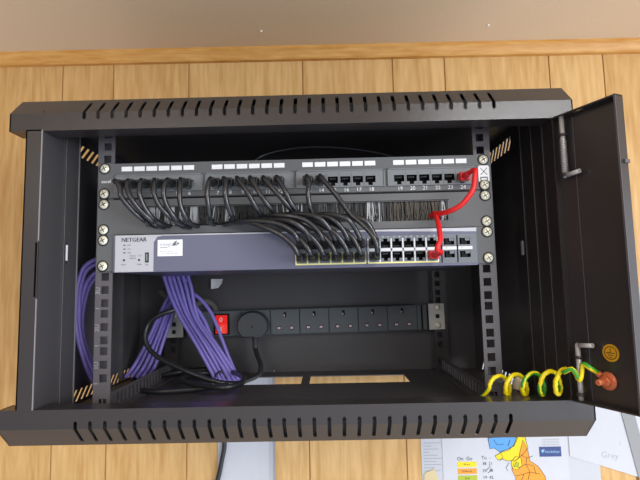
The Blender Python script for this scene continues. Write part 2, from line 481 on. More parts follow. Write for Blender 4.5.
def door_at(px_u, z, n=1.6): return dp(px_u, z, n)
b = MB(); c = Vector((317.5, -39.3, -88.8))
b.lathe([(8.6,0),(8.6,.5)], c, (dn.x, dn.y, 0), 28, 0)
for r_, w_ in ((6.2, .6),):
    pts = [c+Vector((dn.x,dn.y,0))*.7+(Vector((dd.x,dd.y,0))*math.cos(a)+Vector((0,0,1))*math.sin(a))*r_ for a in [i*math.pi/12 for i in range(25)]]
    b.tube(pts, .45, 5, 1, step=3)
for k, hw in enumerate((4.2, 2.6, 1.2)):
    o = c+Vector((dn.x,dn.y,0))*.8+Vector((0,0,-k*2.2))
    b.tube([o-Vector((dd.x,dd.y,0))*hw, o+Vector((dd.x,dd.y,0))*hw], .4, 5, 1, smooth=False)
b.tube([c+Vector((dn.x,dn.y,0))*.8, c+Vector((dn.x,dn.y,0))*.8+Vector((0,0,4.5))], .4, 5, 1, smooth=False)
el = b.build('earth_label', [M['earthlabel'], mat('label ochre print', (120, 84, 20), .6)], door); el['label'] = 'round yellow earth symbol label'
b = MB(); b.plate([LD, LD+2], [95, 98.5], [], lambda u,v,w: dp(u, v, w), 7)
b.build('edge_clip', M['rail'], door)
# earth stud on the door
sc_ = Vector((315.7, -35.4, -116.6)); nv = Vector((dn.x, dn.y, 0))
b = MB(); b.lathe([(8.6,0),(9.2,1.2),(8.6,2.4),(5.6,2.6),(5.6,3.0)], sc_, nv, 24)
b.lathe([(5.4,3.0),(5.6,3.4),(5.2,7.0),(4.2,7.4)], sc_, nv, 6)
b.lathe([(2.8,7.2),(3.0,7.6),(3.0,16),(2.4,17)], sc_, nv, 14)
st = b.build('earth_stud', M['copper'], door); st['label'] = 'copper coloured earth stud with nut and washer'

# ------------------------------------------------------------------ rack screws (shared mesh, copied as parts)
def screw_proto(parent, x, y, z, r=5.6):
    """first screw of a unit; later ones copy it"""
    b = MB()
    b.lathe([(r*1.0,0),(r*1.02,0.6),(r*.92,1.6),(r*.6,2.5),(r*.2,2.8)], (0,0,0), (0,-1,0), 18)
    for a in (0.5, 0.5+math.pi/2):
        c, s = math.cos(a), math.sin(a); k = .55
        q = [(r*.55, k), (-r*.55, k), (-r*.55, -k), (r*.55, -k)]
        b.quad([(u*c-v*s, -2.95, u*s+v*c) for u, v in q], 1)
    o = b.build('screw', [M['brassy'], M['ink']]); o['org'] = (0.0,0.0,0.0)
    w = MB(); w.lathe([(r*1.2,0.05),(r*1.25,.5),(r*1.05,.9)], (0,0,0), (0,-1,0), 20)
    w.build('cup_washer', M['black'], o)
    return o
PROTO = [None]
def screws(root, zc):
    o = Vector(root['org'])
    for x in (-233.4, 233.4):
        for dz in (15.8, -15.7):
            P = Vector((x, EARY, zc+dz))-o
            if PROTO[0] is None:
                PROTO[0] = screw_proto(None, 0, 0, 0); s = PROTO[0]; s.parent = root; s.location = P*S
            else: s = copy_part(PROTO[0], root, P)
            if root['category'] == 'network switch' : pass
EARY = 53.6

# ------------------------------------------------------------------ patch panel
pp = thing('patch_bay', 'graphite 24 port patch panel with white label strips, topmost unit in the rack', 'patch panel', (0, 55, 95.7))
BX = [-212.4+111.8*k for k in range(4)]
def portx(i): return BX[i//6]+15.35*(i % 6)+6.6
b = MB()
hs = [(portx(i)-6.2, portx(i)+6.2, 105, 116.6) for i in range(24)]
b.plate([-241.3, 241.3], [97.0, 139.6], hs, lambda u,v,w: (u, 53.6+w, v), 1.8)
b.box(-222, 222, 55.4, 75, 96.5, 98.5); b.box(-222, 222, 55.4, 75, 137, 139)
b.build('faceplate', M['panel'], pp)
for k in range(4):
    b = MB()
    x0, x1 = BX[k]-7.6, BX[k]+100.8
    hs = [(BX[k]+15.35*j+6.6-6.2, BX[k]+15.35*j+6.6+6.2, 105, 116.6) for j in range(6)]
    b.plate([x0, x1], [103.2, 124.8], hs, lambda u,v,w: (u, 52.2+w, v), 1.4)
    for a in (0, 1): b.box((x0, x1-1.3)[a], (x0+1.3, x1)[a], 51, 52.2, 103.2, 124.8)
    b.box(x0, x1, 51, 52.2, 123.6, 124.8); b.box(x0, x1, 51.2, 52.2, 103.2, 104.2)
    for j in range(1, 6): b.box(BX[k]+15.35*j-1.35, BX[k]+15.35*j-0.75, 51.9, 52.2, 103, 121, 1)
    pm = b.build('port_module', [M['panel_light'], M['panel']], pp)
    b = MB()
    for j in range(6): b.text(str(k*6+j+1), 6.6, (portx(k*6+j)+1, 53.4, 100.0))
    b.build('port_numbers', M['white_ink'], pm)
def rj_port(name, x, yf, z, w, h, mats, parent, up=False, frame=0.7, depth=11):
    """socket: dark cavity with a stepped latch notch, contacts and a rim"""
    b = MB()
    x0, x1, z0, z1 = x-w/2, x+w/2, z-h/2, z+h/2
    y1 = yf+depth
    b.quad([(x0,y1,z0),(x1,y1,z0),(x1,y1,z1),(x0,y1,z1)], 0)
    for q in ([(x0,yf,z0),(x0,y1,z0),(x0,y1,z1),(x0,yf,z1)], [(x1,yf,z0),(x1,y1,z0),(x1,y1,z1),(x1,yf,z1)],
              [(x0,yf,z0),(x1,yf,z0),(x1,y1,z0),(x0,y1,z0)], [(x0,yf,z1),(x1,yf,z1),(x1,y1,z1),(x0,y1,z1)]): b.quad(q, 0)
    s = -1 if not up else 1
    nz = z0 if not up else z1
    # shoulders beside the latch notch
    for a, c in ((x0, x-w*.22), (x+w*.22, x1)):
        b.box(a, c, yf-.1, yf+3, nz, nz-s*h*.30, 1)
    for k in range(4):
        xx = x-w*.24+k*w*.16
        b.box(xx-.3, xx+.3, yf+2.5, yf+8, (z1-h*.25 if not up else z0+h*.12), (z1-h*.12 if not up else z0+h*.25), 2)
    return b.build(name, mats, parent)
for i in range(24):
    rj_port('port', portx(i), 52.4, 110.8, 12.3, 11.5, [M['void'], M['panel_light'], M['panel']], pp)
    b = MB(); x = portx(i); b.box(x-6.6, x+6.6, 52.9, 53.6, 129.6, 135.4, 0, .2)
    b.build('label_strip', M['white'], pp)
b = MB(); b.text('excel', 5.6, (-231.5, 53.3, 117.2)); b.text('excel', 5.6, (-231.3, 53.32, 117.3))
b.build('brand_lettering', M['white_ink'], pp)
b = MB()
poly = []
for cx, cz, a0 in ((237.4,123.6,0),(229.2,123.6,90),(229.2,107.8,180),(237.4,107.8,270)):
    for a in (0,30,60,90): poly.append((cx+2.6*math.cos(math.radians(a0+a)), cz+2.6*math.sin(math.radians(a0+a))))
b.prism(poly, lambda u,v,t: (u, t, v), 53.6, 53.1)
for sx in (-1, 1): b.raw([(233.3-4*sx-.5,52.95,114.4),(233.3-4*sx+.5,52.95,114.4),(233.3+4*sx+.5,52.95,123),(233.3+4*sx-.5,52.95,123)], [(0,1,2,3)], 1)
b.box(228.6, 238, 52.9, 53.1, 106.4, 112, 2); b.box(230, 236.6, 52.75, 52.9, 108.2, 110.2, 3)
b.build('badge', [M['white'], M['ink'], M['leaf'], M['white']], pp)
screws(pp, UN[6])

# ------------------------------------------------------------------ brush panel
bp_ = thing('cable_brush_panel', 'graphite cable management panel with a brush slot, between the patch panel and the switch', 'cable management panel', (0, 55, 51))
b = MB()
b.box(-222, 222, 55.6, 57, 93.5, 97.5, 1)  # black strip behind the panel gap, in place of its shade
b.plate([-241.3, 241.3], [51, 94.0], [(-181, 187.5, 60, 84)], lambda u,v,w: (u, 53.6+w, v), 1.8)
b.box(-183, 189.5, 53.45, 53.6, 84.6, 85.4, 1); b.box(-222,222,57,66,92,93.4)
b.build('faceplate', [M['panel'], M['void']], bp_)
b = MB()
x = -181.0
def tuft(x):
    for a, c, m in ((-181,-166,2),(-160,-148,2),(-128,-118,2),(-86,-80,2),(-104,-96,1),(-10,4,2),(30,40,1),(88,106,2),(118,180,3),(178,188,2)):
        if a <= x <= c: return m
    return 1 if math.sin(x*.13)+math.sin(x*.31) > 1.1 else 0
while x < 187.5:
    m = tuft(x)
    if random.random() < .25: m = random.choice((0, 0, 0, 1, 2) if m != 3 else (0, 3))
    y = 56+random.random()*4; ln_ = 14+random.random()*10; dx = random.gauss(0, 1.6); w = .5+random.random()*.35
    z0 = 85.5; z1 = max(61, z0-ln_-2)
    b.raw([(x-w,y,z0),(x+w,y,z0),(x+w*.5+dx,y-1,z1),(x-w*.5+dx,y-1,z1),(x-w,y+.6,z0),(x+w,y+.6,z0),(x+w*.5+dx,y-.4,z1),(x-w*.5+dx,y-.4,z1)],
          [(0,1,2,3),(4,7,6,5),(0,4,5,1),(1,5,6,2),(2,6,7,3),(3,7,4,0)], m)
    if random.random() < .8:
        zz = 59.5; zt = zz+6+random.random()*9; dx = random.gauss(0, 1.2); y += 1.5
        b.raw([(x-w,y,zz),(x+w,y,zz),(x+w*.5+dx,y-1,zt),(x-w*.5+dx,y-1,zt),(x-w,y+.6,zz),(x+w,y+.6,zz),(x+w*.5+dx,y-.4,zt),(x-w*.5+dx,y-.4,zt)],
          [(0,1,2,3),(4,7,6,5),(0,4,5,1),(1,5,6,2),(2,6,7,3),(3,7,4,0)], m)
    x += .75
br = b.build('brush_bristles', [M['bris_d'], M['bris_m'], M['bris_l'], M['bris_b']], bp_); br['kind'] = 'stuff'
screws(bp_, UN[5])

# ------------------------------------------------------------------ switch
sw = thing('network_switch', 'blue grey 24 port network switch with silver fascia, lowest of the three rack units', 'network switch', (0, 55, 6.4))
SY = 49.5
b = MB()
b.plate([-219, 219.5], [4.6, 49.6], [(8.8+13.9*c-6.0, 8.8+13.9*c+6.0, z-6.0, z+6.0) for c in range(6) for z in (33, 17)] +
        [(95.7+13.9*c-6.0, 95.7+13.9*c+6.0, z-6.0, z+6.0) for c in range(6) for z in (33, 17)] +
        [(x-7.6, x+7.6, z-5.4, z+5.4) for x in (186, 204.8) for z in (33, 17.6)], lambda u,v,w: (u, SY+w, v), 1.5)
b.box(-219, 219.5, SY+1.5, 250, 48, 49.6); b.box(-219, 219.5, SY+1.5, 250, 4.6, 6)
b.box(-219, -217.5, SY+1.5, 250, 6, 48); b.box(218, 219.5, SY+1.5, 250, 6, 48); b.box(-219, 219.5, 248.5, 250, 6, 48)
b.build('chassis', M['switch'], sw)
for s in (-1, 1):
    b = MB(); b.box(s*219.6, s*241.3, 53.6, 55.4, 6.4, 50.6); b.box(s*219.6, s*221, 55.4, 120, 6.4, 48)
    b.build('rack_ear', M['panel'], sw)
b = MB()
b.prism([(-216.6,5),(-170,5),(-170,40),(-166,46.5),(-160,48.0),(80,47.6),(219,44.8),(219,49.4),(-216.6,49.4)], lambda u,v,t: (u,t,v), SY, SY-.8)  # silver end block; the tapering top band paints in a lit bevel
fa = b.build('fascia', M['silver'], sw); fa['label'] = 'silver fascia'
b = MB()
b.text('NETGEAR', 7.0, (-194, SY-.95, 43.6)); b.text('NETGEAR', 7.0, (-193.6, SY-.97, 43.7))
for k, t in enumerate(('Pwr', 'Fan', 'Spd')): 
    b.text(t, 2.6, (-199.5, SY-.95, 37.4-k*4.6)); b.box(-206.5, -204, SY-1, SY-.8, 36.8-k*4.6, 38-k*4.6)
b.text('Factory', 2.4, (-195, SY-.95, 24.4)); b.text('Defaults', 2.4, (-195, SY-.95, 21.4)); b.text('LED', 2.4, (-186.5, SY-.95, 24.4))
b.text('Reset', 2.4, (-206, SY-.95, 14)); b.text('Mode', 2.4, (-187, SY-.95, 14)); b.text('USB', 2.2, (-178, SY-.95, 13.2))
for x in (-205.5, -187.3): b.lathe([(1.3,0),(1.3,.4)], (x, SY-.8, 19.2), (0,-1,0), 12)
b.build('fascia_print', M['ink'], sw)
b = MB(); b.box(-179.8, -175.6, SY-1.6, SY-.8, 16, 28, 0, .3); b.box(-178.6, -176.8, SY-1.7, SY-1.5, 17.5, 26.5, 1); b.build('usb_slot', [M['void'], M['leaf']], sw)
b = MB(); b.box(-165.2, -135, SY-.35, SY, 23.2, 43, 0)
b.text('integrite', 6.4, (-151.5, SY-.5, 37.4), mi=1); b.box(-162.5, -153, SY-.5, SY-.4, 33, 33.8, 2)
b.text('network support', 2.6, (-154, SY-.5, 29.3), mi=1); b.text('Tel. 0845 000 000', 2.6, (-150, SY-.5, 26.4), mi=1)
b.prism([(-148,35),(-143.5,36),(-141.5,42),(-145,40.5)], lambda u,v,t: (u,t,v), SY-.45, SY-.5, 2); b.prism([(-142.5,36),(-138,38.5),(-141,40)], lambda u,v,t: (u,t,v), SY-.45, SY-.5, 2)
sk = b.build('sticker', [M['white'], M['ink_pale'], M['leaf']], sw); sk['label'] = 'white printed sticker'
# port banks
for c0, nm in ((8.8, 0), (95.7, 1)):
    b = MB(); fx0, fx1 = c0-8.0, c0+13.9*5+8.0
    hs = [(c0+13.9*c-5.6, c0+13.9*c+5.6, z-5.4, z+5.4) for c in range(6) for z in (33, 17)]
    b.plate([fx0, fx1], [8.2, 41.6], hs, lambda u,v,w: (u, SY-1+w, v), 1)
    for c in range(7):
        x = c0+13.9*(c-.5); b.box(x-.8, x+.8, SY-1.4, SY-1, 9.6, 38.6 if nm else 23, 1 if nm else 2)
    b.box(fx0+1, fx1-1, SY-1.4, SY-1, 23.4, 26.8, 1 if nm else 0)
    b.box(fx0+.5, fx1-.5, SY-1.5, SY-1, 8.6, 10.4, 2)
    for c in range(6):
        b.text(str(2*c+1+12*nm), 2.4, (c0+13.9*c-3, SY-1.1, 40.4), mi=3); b.text(str(2*c+2+12*nm), 2.4, (c0+13.9*c+3, SY-1.1, 40.4), mi=3)
    b.build('port_bank', [M['sw_port'], M['port_white'], M['port_yellow'], M['white_ink']], sw)
    for c in range(6):
        for z in (33, 17):
            rj_port('port', c0+13.9*c, SY-1, z, 11.0, 10.6, [M['void'], M['sw_port'], M['panel']], sw, up=(z == 33))
for x in (186, 204.8):
    for z in (33, 17.6):
        b = MB()
        b.plate([x-8, x+8], [z-5.9, z+5.9], [(x-6.6, x+6.0, z-3.6, z+4.2)], lambda u,v,w: (u, SY-1+w, v), 1)
        b.box(x-6.6, x+6, SY+8, SY+9, z-3.6, z+4.2, 1); b.box(x-4.6, x+2.4, SY-.6, SY+8, z-3.4, z+.2, 1); b.box(x-4.6, x-1.6, SY-.7, SY+8, z+.2, z+3.6, 1)
        b.box(x+.2, x+5.6, SY-.5, SY+4, z+1, z+4, 0)
        b.build('module_slot', [M['sw_port'], M['void']], sw)
    b = MB(); b.box(x-8.4, x+8.4, SY-1.6, SY-1, 23.4, 27.2, 0); b.text('%d' % (25 if x < 190 else 27), 2.4, (x-4, SY-1.7, 25.3), mi=1)
    b.build('slot_label', [M['port_white'], M['leaf']], sw)
b = MB(); b.plate([174.2, 218.6], [7.5, 41.8], [(x-8, x+8, z-5.9, z+5.9) for x in (186, 204.8) for z in (33, 17.6)], lambda u,v,w: (u, SY-.6+w, v), .6)
b.build('slot_surround', M['sw_port'], sw)
b = MB()
for x in (176.6, 195.4): b.box(x-.6, x+.6, SY-1.2, SY, 8, 41)
b.build('slot_divider', M['void'], sw)
screws(sw, UN[4])

# ------------------------------------------------------------------ patch leads
def plug_mesh(boot, body, up=False):
    b = MB()
    b.box(-5.4, 5.4, -4, 8, -4, 4, 0, .5)                 # clear body in the port
    s = 1 if up else -1
    b.box(-1.6, 1.6, -7, 3, s*4, s*5.0, 0)                # latch
    b.box(-5.9, 5.9, -14, -3.5, -4.8, 4.8, 1, 1.2)        # boot
    b.lathe([(4.6,0),(4.2,4),(3.4,10),(3.1,13)], (0,-13.5,0), (0,-1,0), 14, 1)
    return b
PLUGS = {}
def add_plug(root, P, key='black', up=False):
    k = (key, up)
    if k not in PLUGS:
        o = plug_mesh(None, None, up).build('plug', [M['clear'], M['boot'] if key == 'black' else M['red']])
        PLUGS[k] = o; o.parent = root
    else:
        o = PLUGS[k].copy(); COL.objects.link(o); o.parent = root
    o.location = (Vector(P)-Vector(root['org']))*S
    return o
def col_x(c): return 8.8+13.9*c if c < 6 else 95.7+13.9*(c-6)
front = {   # the visible run of each lead below its patch port
 1: [(-198.5, 16.0, 103.1), (-195.7, 14.0, 91.0), (-186.7, 18.0, 77.5), (-175.7, 26.0, 65.6), (-171.2, 46.0, 61.0)],
 2: [(-189.4, 15.0, 102.7), (-184.5, 12.0, 90.3), (-175.5, 16.0, 75.8), (-163.2, 24.0, 62.7), (-161.5, 46.0, 59.6)],
 3: [(-174.8, 16.0, 103.7), (-174.0, 13.0, 92.6), (-169.8, 16.0, 79.1), (-162.6, 22.0, 67.0), (-155.4, 46.0, 60.6)],
 4: [(-157.6, 15.0, 104.3), (-157.0, 12.0, 93.2), (-151.2, 14.0, 78.3), (-141.0, 20.0, 66.3), (-137.3, 46.0, 60.2)],
 5: [(-145.4, 15.0, 104.0), (-146.1, 12.0, 94.1), (-143.1, 14.0, 79.3), (-134.0, 20.0, 63.8), (-130.0, 46.0, 58.8)],
 6: [(-127.5, 15.0, 103.6), (-127.4, 11.0, 91.1), (-125.9, 12.0, 76.2), (-120.7, 18.0, 63.2), (-120.3, 46.0, 59.8)],
 7: [(-95.0, 14.0, 102.6), (-95.9, 11.0, 91.5), (-94.7, 13.0, 75.7), (-95.1, 22.0, 64.3), (-99.7, 46.0, 61.8)],
 8: [(-74.8, 14.0, 102.1), (-75.4, 11.0, 93.3), (-73.0, 13.0, 77.5), (-69.6, 22.0, 66.1), (-71.9, 46.0, 63.6)],
 9: [(-57.6, 14.0, 102.8), (-51.4, 11.0, 93.9), (-43.2, 13.0, 79.1), (-37.2, 22.0, 68.8), (-36.9, 46.0, 65.2)],
 10: [(-42.6, 14.0, 102.4), (-35.5, 11.0, 88.9), (-26.7, 13.0, 76.4), (-20.9, 22.0, 69.6), (-20.0, 46.0, 67.2)],
 11: [(-26.6, 14.0, 102.1), (-18.3, 11.0, 91.9), (-7.3, 13.0, 79.4), (1.0, 22.0, 69.1), (4.1, 46.0, 65.4)],
 12: [(-11.1, 14.0, 100.5), (-6.9, 11.0, 91.7), (-0.5, 13.0, 78.1), (6.8, 22.0, 67.8), (8.9, 46.0, 64.1)],
 13: [(20.4, 14.0, 99.8), (19.2, 11.0, 88.7), (21.1, 13.0, 72.9), (25.2, 22.0, 62.7), (28.1, 46.0, 61.2)],
}
EX = {1: (-84.9, 50.0, 60.7), 2: (-73.9, 50.0, 62.9), 3: (-65.4, 50.0, 62.7), 4: (-58.1, 50.0, 66.2), 5: (-48.4, 50.0, 66.0), 6: (-38.6, 50.0, 65.2), 7: (-28.9, 50.0, 68.0), 8: (-20.4, 50.0, 65.4), 9: (-9.5, 50.0, 66.3), 10: (0.2, 50.0, 64.9), 11: (11.2, 50.0, 65.9), 12: (22.0, 50.0, 64.4), 13: (39.0, 50.0, 64.0)}
for i in range(1, 15):
    px = portx(i-1)
    c = (i-1)//2; up = (i % 2 == 1); tx = col_x(c); tz = 33.0 if up else 17.0
    nth = ('first','second','third','fourth','fifth','sixth','seventh','eighth','ninth','tenth','eleventh','twelfth','thirteenth','fourteenth')[i-1]
    lab = 'black patch lead plugged into port %d, %s from the left on the patch panel' % (i, nth)
    r = thing('patch_lead', lab, 'network cable', (px, 50, 51), 'black patch leads between patch panel and switch')
    add_plug(r, (px, 52, 110.8))
    start = [(px, 27, 110.8), (px, 20, 110.2)]
    end = [(tx-7+c*.3, 3+c, tz+11), (tx-2.2, 4+c*.6, tz+3), (tx, 13, tz), (tx, 24, tz)]
    if i < 14:
        f = front[i]; lx, ly, lz = f[-1]
        ex, ey, ez = EX[i]
        mid = [(lx+6, 62, lz), (lx+12, 76, 66+i % 3*4), ((lx+ex)/2+4, 84, 67+(i*5) % 12), (ex-10, 74, ez+1), (ex-2, 58, ez)]
        run = [(ex+8, 40, ez-.5), (ex+(tx-ex)*.42, 22-(i % 3)*5, ez-9+(i % 2)*7), (ex+(tx-ex)*.76, 9-(i % 4)*2.5, tz+(ez-tz)*(.46, .66)[i % 2]+2)]
        pts = start+f+mid+run+end
    else:
        pts = start+[(39.9, 14.0, 100.4), (47.6, 11.0, 90.4), (57.4, 10.0, 76.2), (67.2, 9.0, 62.1), (80.1, 6.0, 50.1), (88.9, 3.0, 39.4), (93.5, 2.0, 29.2), (tx-.5, 5, tz+3), (tx, 13, tz), (tx, 24, tz)]
    b = MB(); b.tube(pts, 2.95, 10, step=3.0)
    b.build('cord', M['cable'], r)
    add_plug(r, (tx, 48.5, tz), up=up)
px = portx(23); tx = col_x(11)
r = thing('patch_lead', 'red patch lead looping from the last patch port to the last switch port', 'network cable', (px, 50, 51))
add_plug(r, (px, 52, 110.8), 'red')
b = MB()
b.tube([(px,27,111),(px+5,17,112),(209.2, 14.0, 101.0),(207.2, 13.0, 90.4),(202.0, 14.0, 81.5),(193.5, 18.0, 72.0),(182.8, 26.0, 66.6),(174.5, 40.0, 66.0),(170.1, 52.0, 68.0),(173,64,70),(168,70,67),(167,62,66),(170.2, 50.0, 65.8),(168.8, 30.0, 55.8),(166.7, 14.0, 42.3),(164.9, 6.0, 30.2),(160.5, 3.0, 21.1),(tx+1,9,18),(tx,20,17),(tx,26,17)], 3.0, 12, step=3)
b.build('cord', M['red'], r)
add_plug(r, (tx, 48.5, 17), 'red')

# ------------------------------------------------------------------ power strip on the rear rails
ps = thing('power_strip', 'grey mains power strip with red rocker switch, fixed across the back of the cabinet', 'power strip', (13, 314, -75))
PY = 311.0
b = MB()
b.box(-206, 210, PY, 337, -97, -53.5, 0, 2.0)
for k in range(7): b.box(-111+50.5*k-.4, -111+50.5*k+.4, PY-.25, PY+.2, -96, -54.5, 1)
b.box(199, 202, PY-.8, PY+.5, -96.5, -54, 1)
b.build('body', [M['pdu'], M['void']], ps)
for s in (-1, 1):
    b = MB()
    hs = [(s*228-3.4 if s > 0 else s*229-3.4, s*228+3.4 if s > 0 else s*229+3.4, z-3.4, z+3.4) for z in ((-74.5,) if s > 0 else (-74.5-13, -74.5))]
    lo, hi = (213, 240) if s > 0 else (-241, -213)
    b.plate([lo, hi], [-97, -53], hs, lambda u,v,w: (u, 314.2+w, v), 2)
    br_ = b.build('bracket', M['bracket'], ps)
    zs = (-59.5, -89.5) if s > 0 else (-59.5,)
    for z in zs:
        q = MB(); x = 228 if s > 0 else -229
        q.lathe([(5.6,0),(5.6,.8),(4.6,2.2),(2.4,3)], (x, 314.2, z), (0,-1,0), 16)
        q.build('screw', M['brassy'], br_)
b = MB(); b.box(-158, -131, PY-1.6, PY, -94.5, -58.5, 0, 1.0)
rk = b.build('rocker_bezel', M['void'], ps)
b = MB()
b.prism([(0,-61),(0,-92),(4.5,-92),(2.2,-76.5),(3.2,-61)], lambda u,v,t: (t, PY-1.6-u, v), -154.5, -134.5)
b.text('0', 12, (-145, PY-5.0, -69), mi=1); b.box(-145.8,-144.2,PY-6.1,PY-5.2,-88,-81,1)
b.build('rocker', [M['neon'], M['white']], rk)
for k in range(6):
    cx = -85.6+50.5*k
    b = MB()
    b.plate([cx-24, cx+24], [-95, -55.5], [(cx-2.4, cx+2.4, -67.5, -59), (cx-14.5, cx-7.5, -89, -83), (cx+7.5, cx+14.5, -89, -83)], lambda u,v,w: (u, PY-1.2+w, v), 1.2)
    for a, c in ((cx-14.5, cx-7.5), (cx+7.5, cx+14.5)): b.box(a+1.2, c-.8, PY-.6, PY-.1, -88, -84.4, 1)
    b.box(cx-2.4, cx+2.4, PY-.3, PY-.1, -67.5, -59, 2); b.box(cx-2.2, cx-.2, PY-.6, PY-.3, -66.5, -63.5, 1)
    for a, c in ((cx-14.5, cx-7.5), (cx+7.5, cx+14.5)): b.box(a, c, PY-.3, PY-.1, -89, -83, 2)
    b.build('socket', [M['pdu'], M['shutter'], M['void']], ps)
b = MB(); b.tube([(-155.4, 322.0, -59.4), (-162.5, 322.0, -43.6), (-174.8, 315.0, -36.2), (-189.7, 312.0, -41.0), (-206.0, 308.0, -45.7), (-227.8, 300.0, -34.7), (-245.3, 290.0, -13.8)], 5.5, 12)
b.build('cord', M['cloth'], ps)
ps.rotation_euler = (0, -0.011, 0)

# plug and its cord, looping over the cabinet floor
pl = thing('power_plug', 'black round mains plug in the first socket with its cord looping over the cabinet floor', 'power plug', (-88, 300, -80))
b = MB()
poly = []
for a in range(-52, 233, 8): poly.append((-88.5+27*math.cos(math.radians(a)), -81+25*math.sin(math.radians(a))))
b.prism(poly, lambda u,v,t: (u,t,v), 309.4, 294); 
poly2 = [(-88.5+(u+88.5)*.9, -81+(v+81)*.9) for u, v in poly]
n = len(poly); base = len(b.v)
for u, v in poly: b.v.append((u, 294, v))
for u, v in poly2: b.v.append((u, 288, v))
for i in range(n):
    j = (i+1) % n; b.f.append((base+i, base+j, base+n+j, base+n+i)); b.m.append(0); b.sm.append(False)
b.f.append(tuple(base+n+i for i in range(n))); b.m.append(0); b.sm.append(False)
b.lathe([(1.6,0),(1.6,.4)], (-88.5, 288.2, -82), (0,-1,0), 10, 1)
b.build('plug_body', [M['plug'], M['void']], pl)
b = MB()
for k in range(6): b.lathe([(5.6-k*.25,0),(5.6-k*.25,2.2),(4.6,2.4),(4.6,3.8)], (-85.5, 301, -100-k*3.6), (0,0,-1), 14)
b.build('strain_relief', M['plug'], pl)
b = MB()
b.tube([(-85.5,301,-102), (-85.5,301,-118), (-79.2, 288.0, -131.8), (-72.6, 276.0, -144.7), (-75.7, 262.0, -156.6), (-89.9, 250.0, -161.9), (-106.3, 236.0, -164.3), (-132.1, 226.0, -159.6), (-164.9, 222.0, -147.8), (-197.0, 226.0, -135.1),
        (-227.1, 232.0, -121.0), (-245.2, 238.0, -106.0), (-251.7, 242.0, -87.7), (-247.0, 246.0, -69.3), (-231.1, 246.0, -57.7), (-212.2, 252.0, -50.5), (-197.6, 268.0, -45.9), (-210,292,-40), (-218,296,0)], 4.0, 12)
b.build('cord', M['cord'], pl)
pc = thing('mains_lead', 'black mains cord coiled on the cabinet floor and dropping out beneath the cabinet', 'power cord', (-170, 220, -165))
b = MB()
Z0 = -160.6
b.tube([(-111.0, 198.4, -159.0), (-140.4, 179.9, -159.0), (-173.8, 170.8, -160.0), (-208.2, 167.3, -160.0), (-241.7, 183.5, -160.0), (-255.5, 199.5, -158.0), (-255.3, 233.5, -158.0), (-235.6, 266.6, -156.0), (-202.7, 293.0, -154.0),
        (-159.1, 300.7, -152.0), (-116.3, 255.7, -150.0), (-87.5, 191.2, -148.0), (-85.9, 157.6, -150.0), (-103.3, 140.7, -151.0), (-142.7, 161.1, -151.0), (-178.4, 195.6, -150.0), (-179.3, 240.3, -150.0), (-158.1, 262.7, -152.0), (-140,255,-158), (-136,262,-172), (-140,300,-200), (-149,330,-250), (-145.7, 336.0, -287.4), (-150.1, 336.0, -312.4), (-156.2, 336.0, -340.5), (-168,336,-380), (-172,338,-520), (-166,338,-700), (-170,338,-900)], 4.0, 12)
b.build('cord', M['cord'], pc)
b = MB(); b.tube([(-143,252,-165),(-140,246,-152),(-132,247,-147),(-126,252,-152),(-127,256,-165)], 1.6, 8)
b.build('cable_tie', M['black'], pc)

# ------------------------------------------------------------------ purple data cables
def purple(lab, pts, group, r=3.1):
    b = MB(); b.tube(pts, r, 10, step=5)
    return tag(b.build('data_cable', M['purple'], loc=pts[len(pts)//2]), lab, 'data cable', group)
G1 = 'purple cables looping beside the left rail'
for nm, pts in (('outermost', [(-265.6, 150.0, 29.4), (-268.7, 112.0, 25.8), (-281.6, 106.0, 16.5), (-287.7, 102.0, -4.6), (-288.0, 98.0, -34.4), (-286.5, 98.0, -66.4), (-280.5, 102.0, -97.6), (-271.0, 108.0, -127.9), (-263.5, 124.0, -153.1)]),
                ('second', [(-265.4, 150.0, 22.3), (-270.5, 116.0, 20.0), (-280.8, 110.0, 11.3), (-286.3, 106.0, -9.8), (-285.0, 100.0, -38.4), (-284.6, 102.0, -66.8), (-278.0, 106.0, -98.2), (-267.7, 112.0, -126.2), (-262.8, 128.0, -150.1)]),
                ('third', [(-265.2, 150.0, 12.3), (-268.3, 112.0, 8.4), (-278.1, 108.0, -3.4), (-283.9, 106.0, -24.3), (-287.0, 106.0, -54.2), (-283.0, 106.0, -80.1), (-275.9, 110.0, -103.9), (-268.0, 118.0, -124.7), (-263.3, 132.0, -146.9)]),
                ('innermost', [(-267.8, 156.0, 5.5), (-271.1, 118.0, 2.6), (-278.3, 114.0, -8.6), (-283.5, 112.0, -28.4), (-286.2, 111.0, -57.2), (-282.7, 112.0, -83.4), (-275.5, 116.0, -106.1), (-268.2, 124.0, -124.4), (-265.7, 140.0, -145.9)])):
    purple('purple data cable curving beside the left mounting rail, %s of the loop' % nm, pts, G1, 2.9)
G2 = 'purple cables falling right from under the switch'
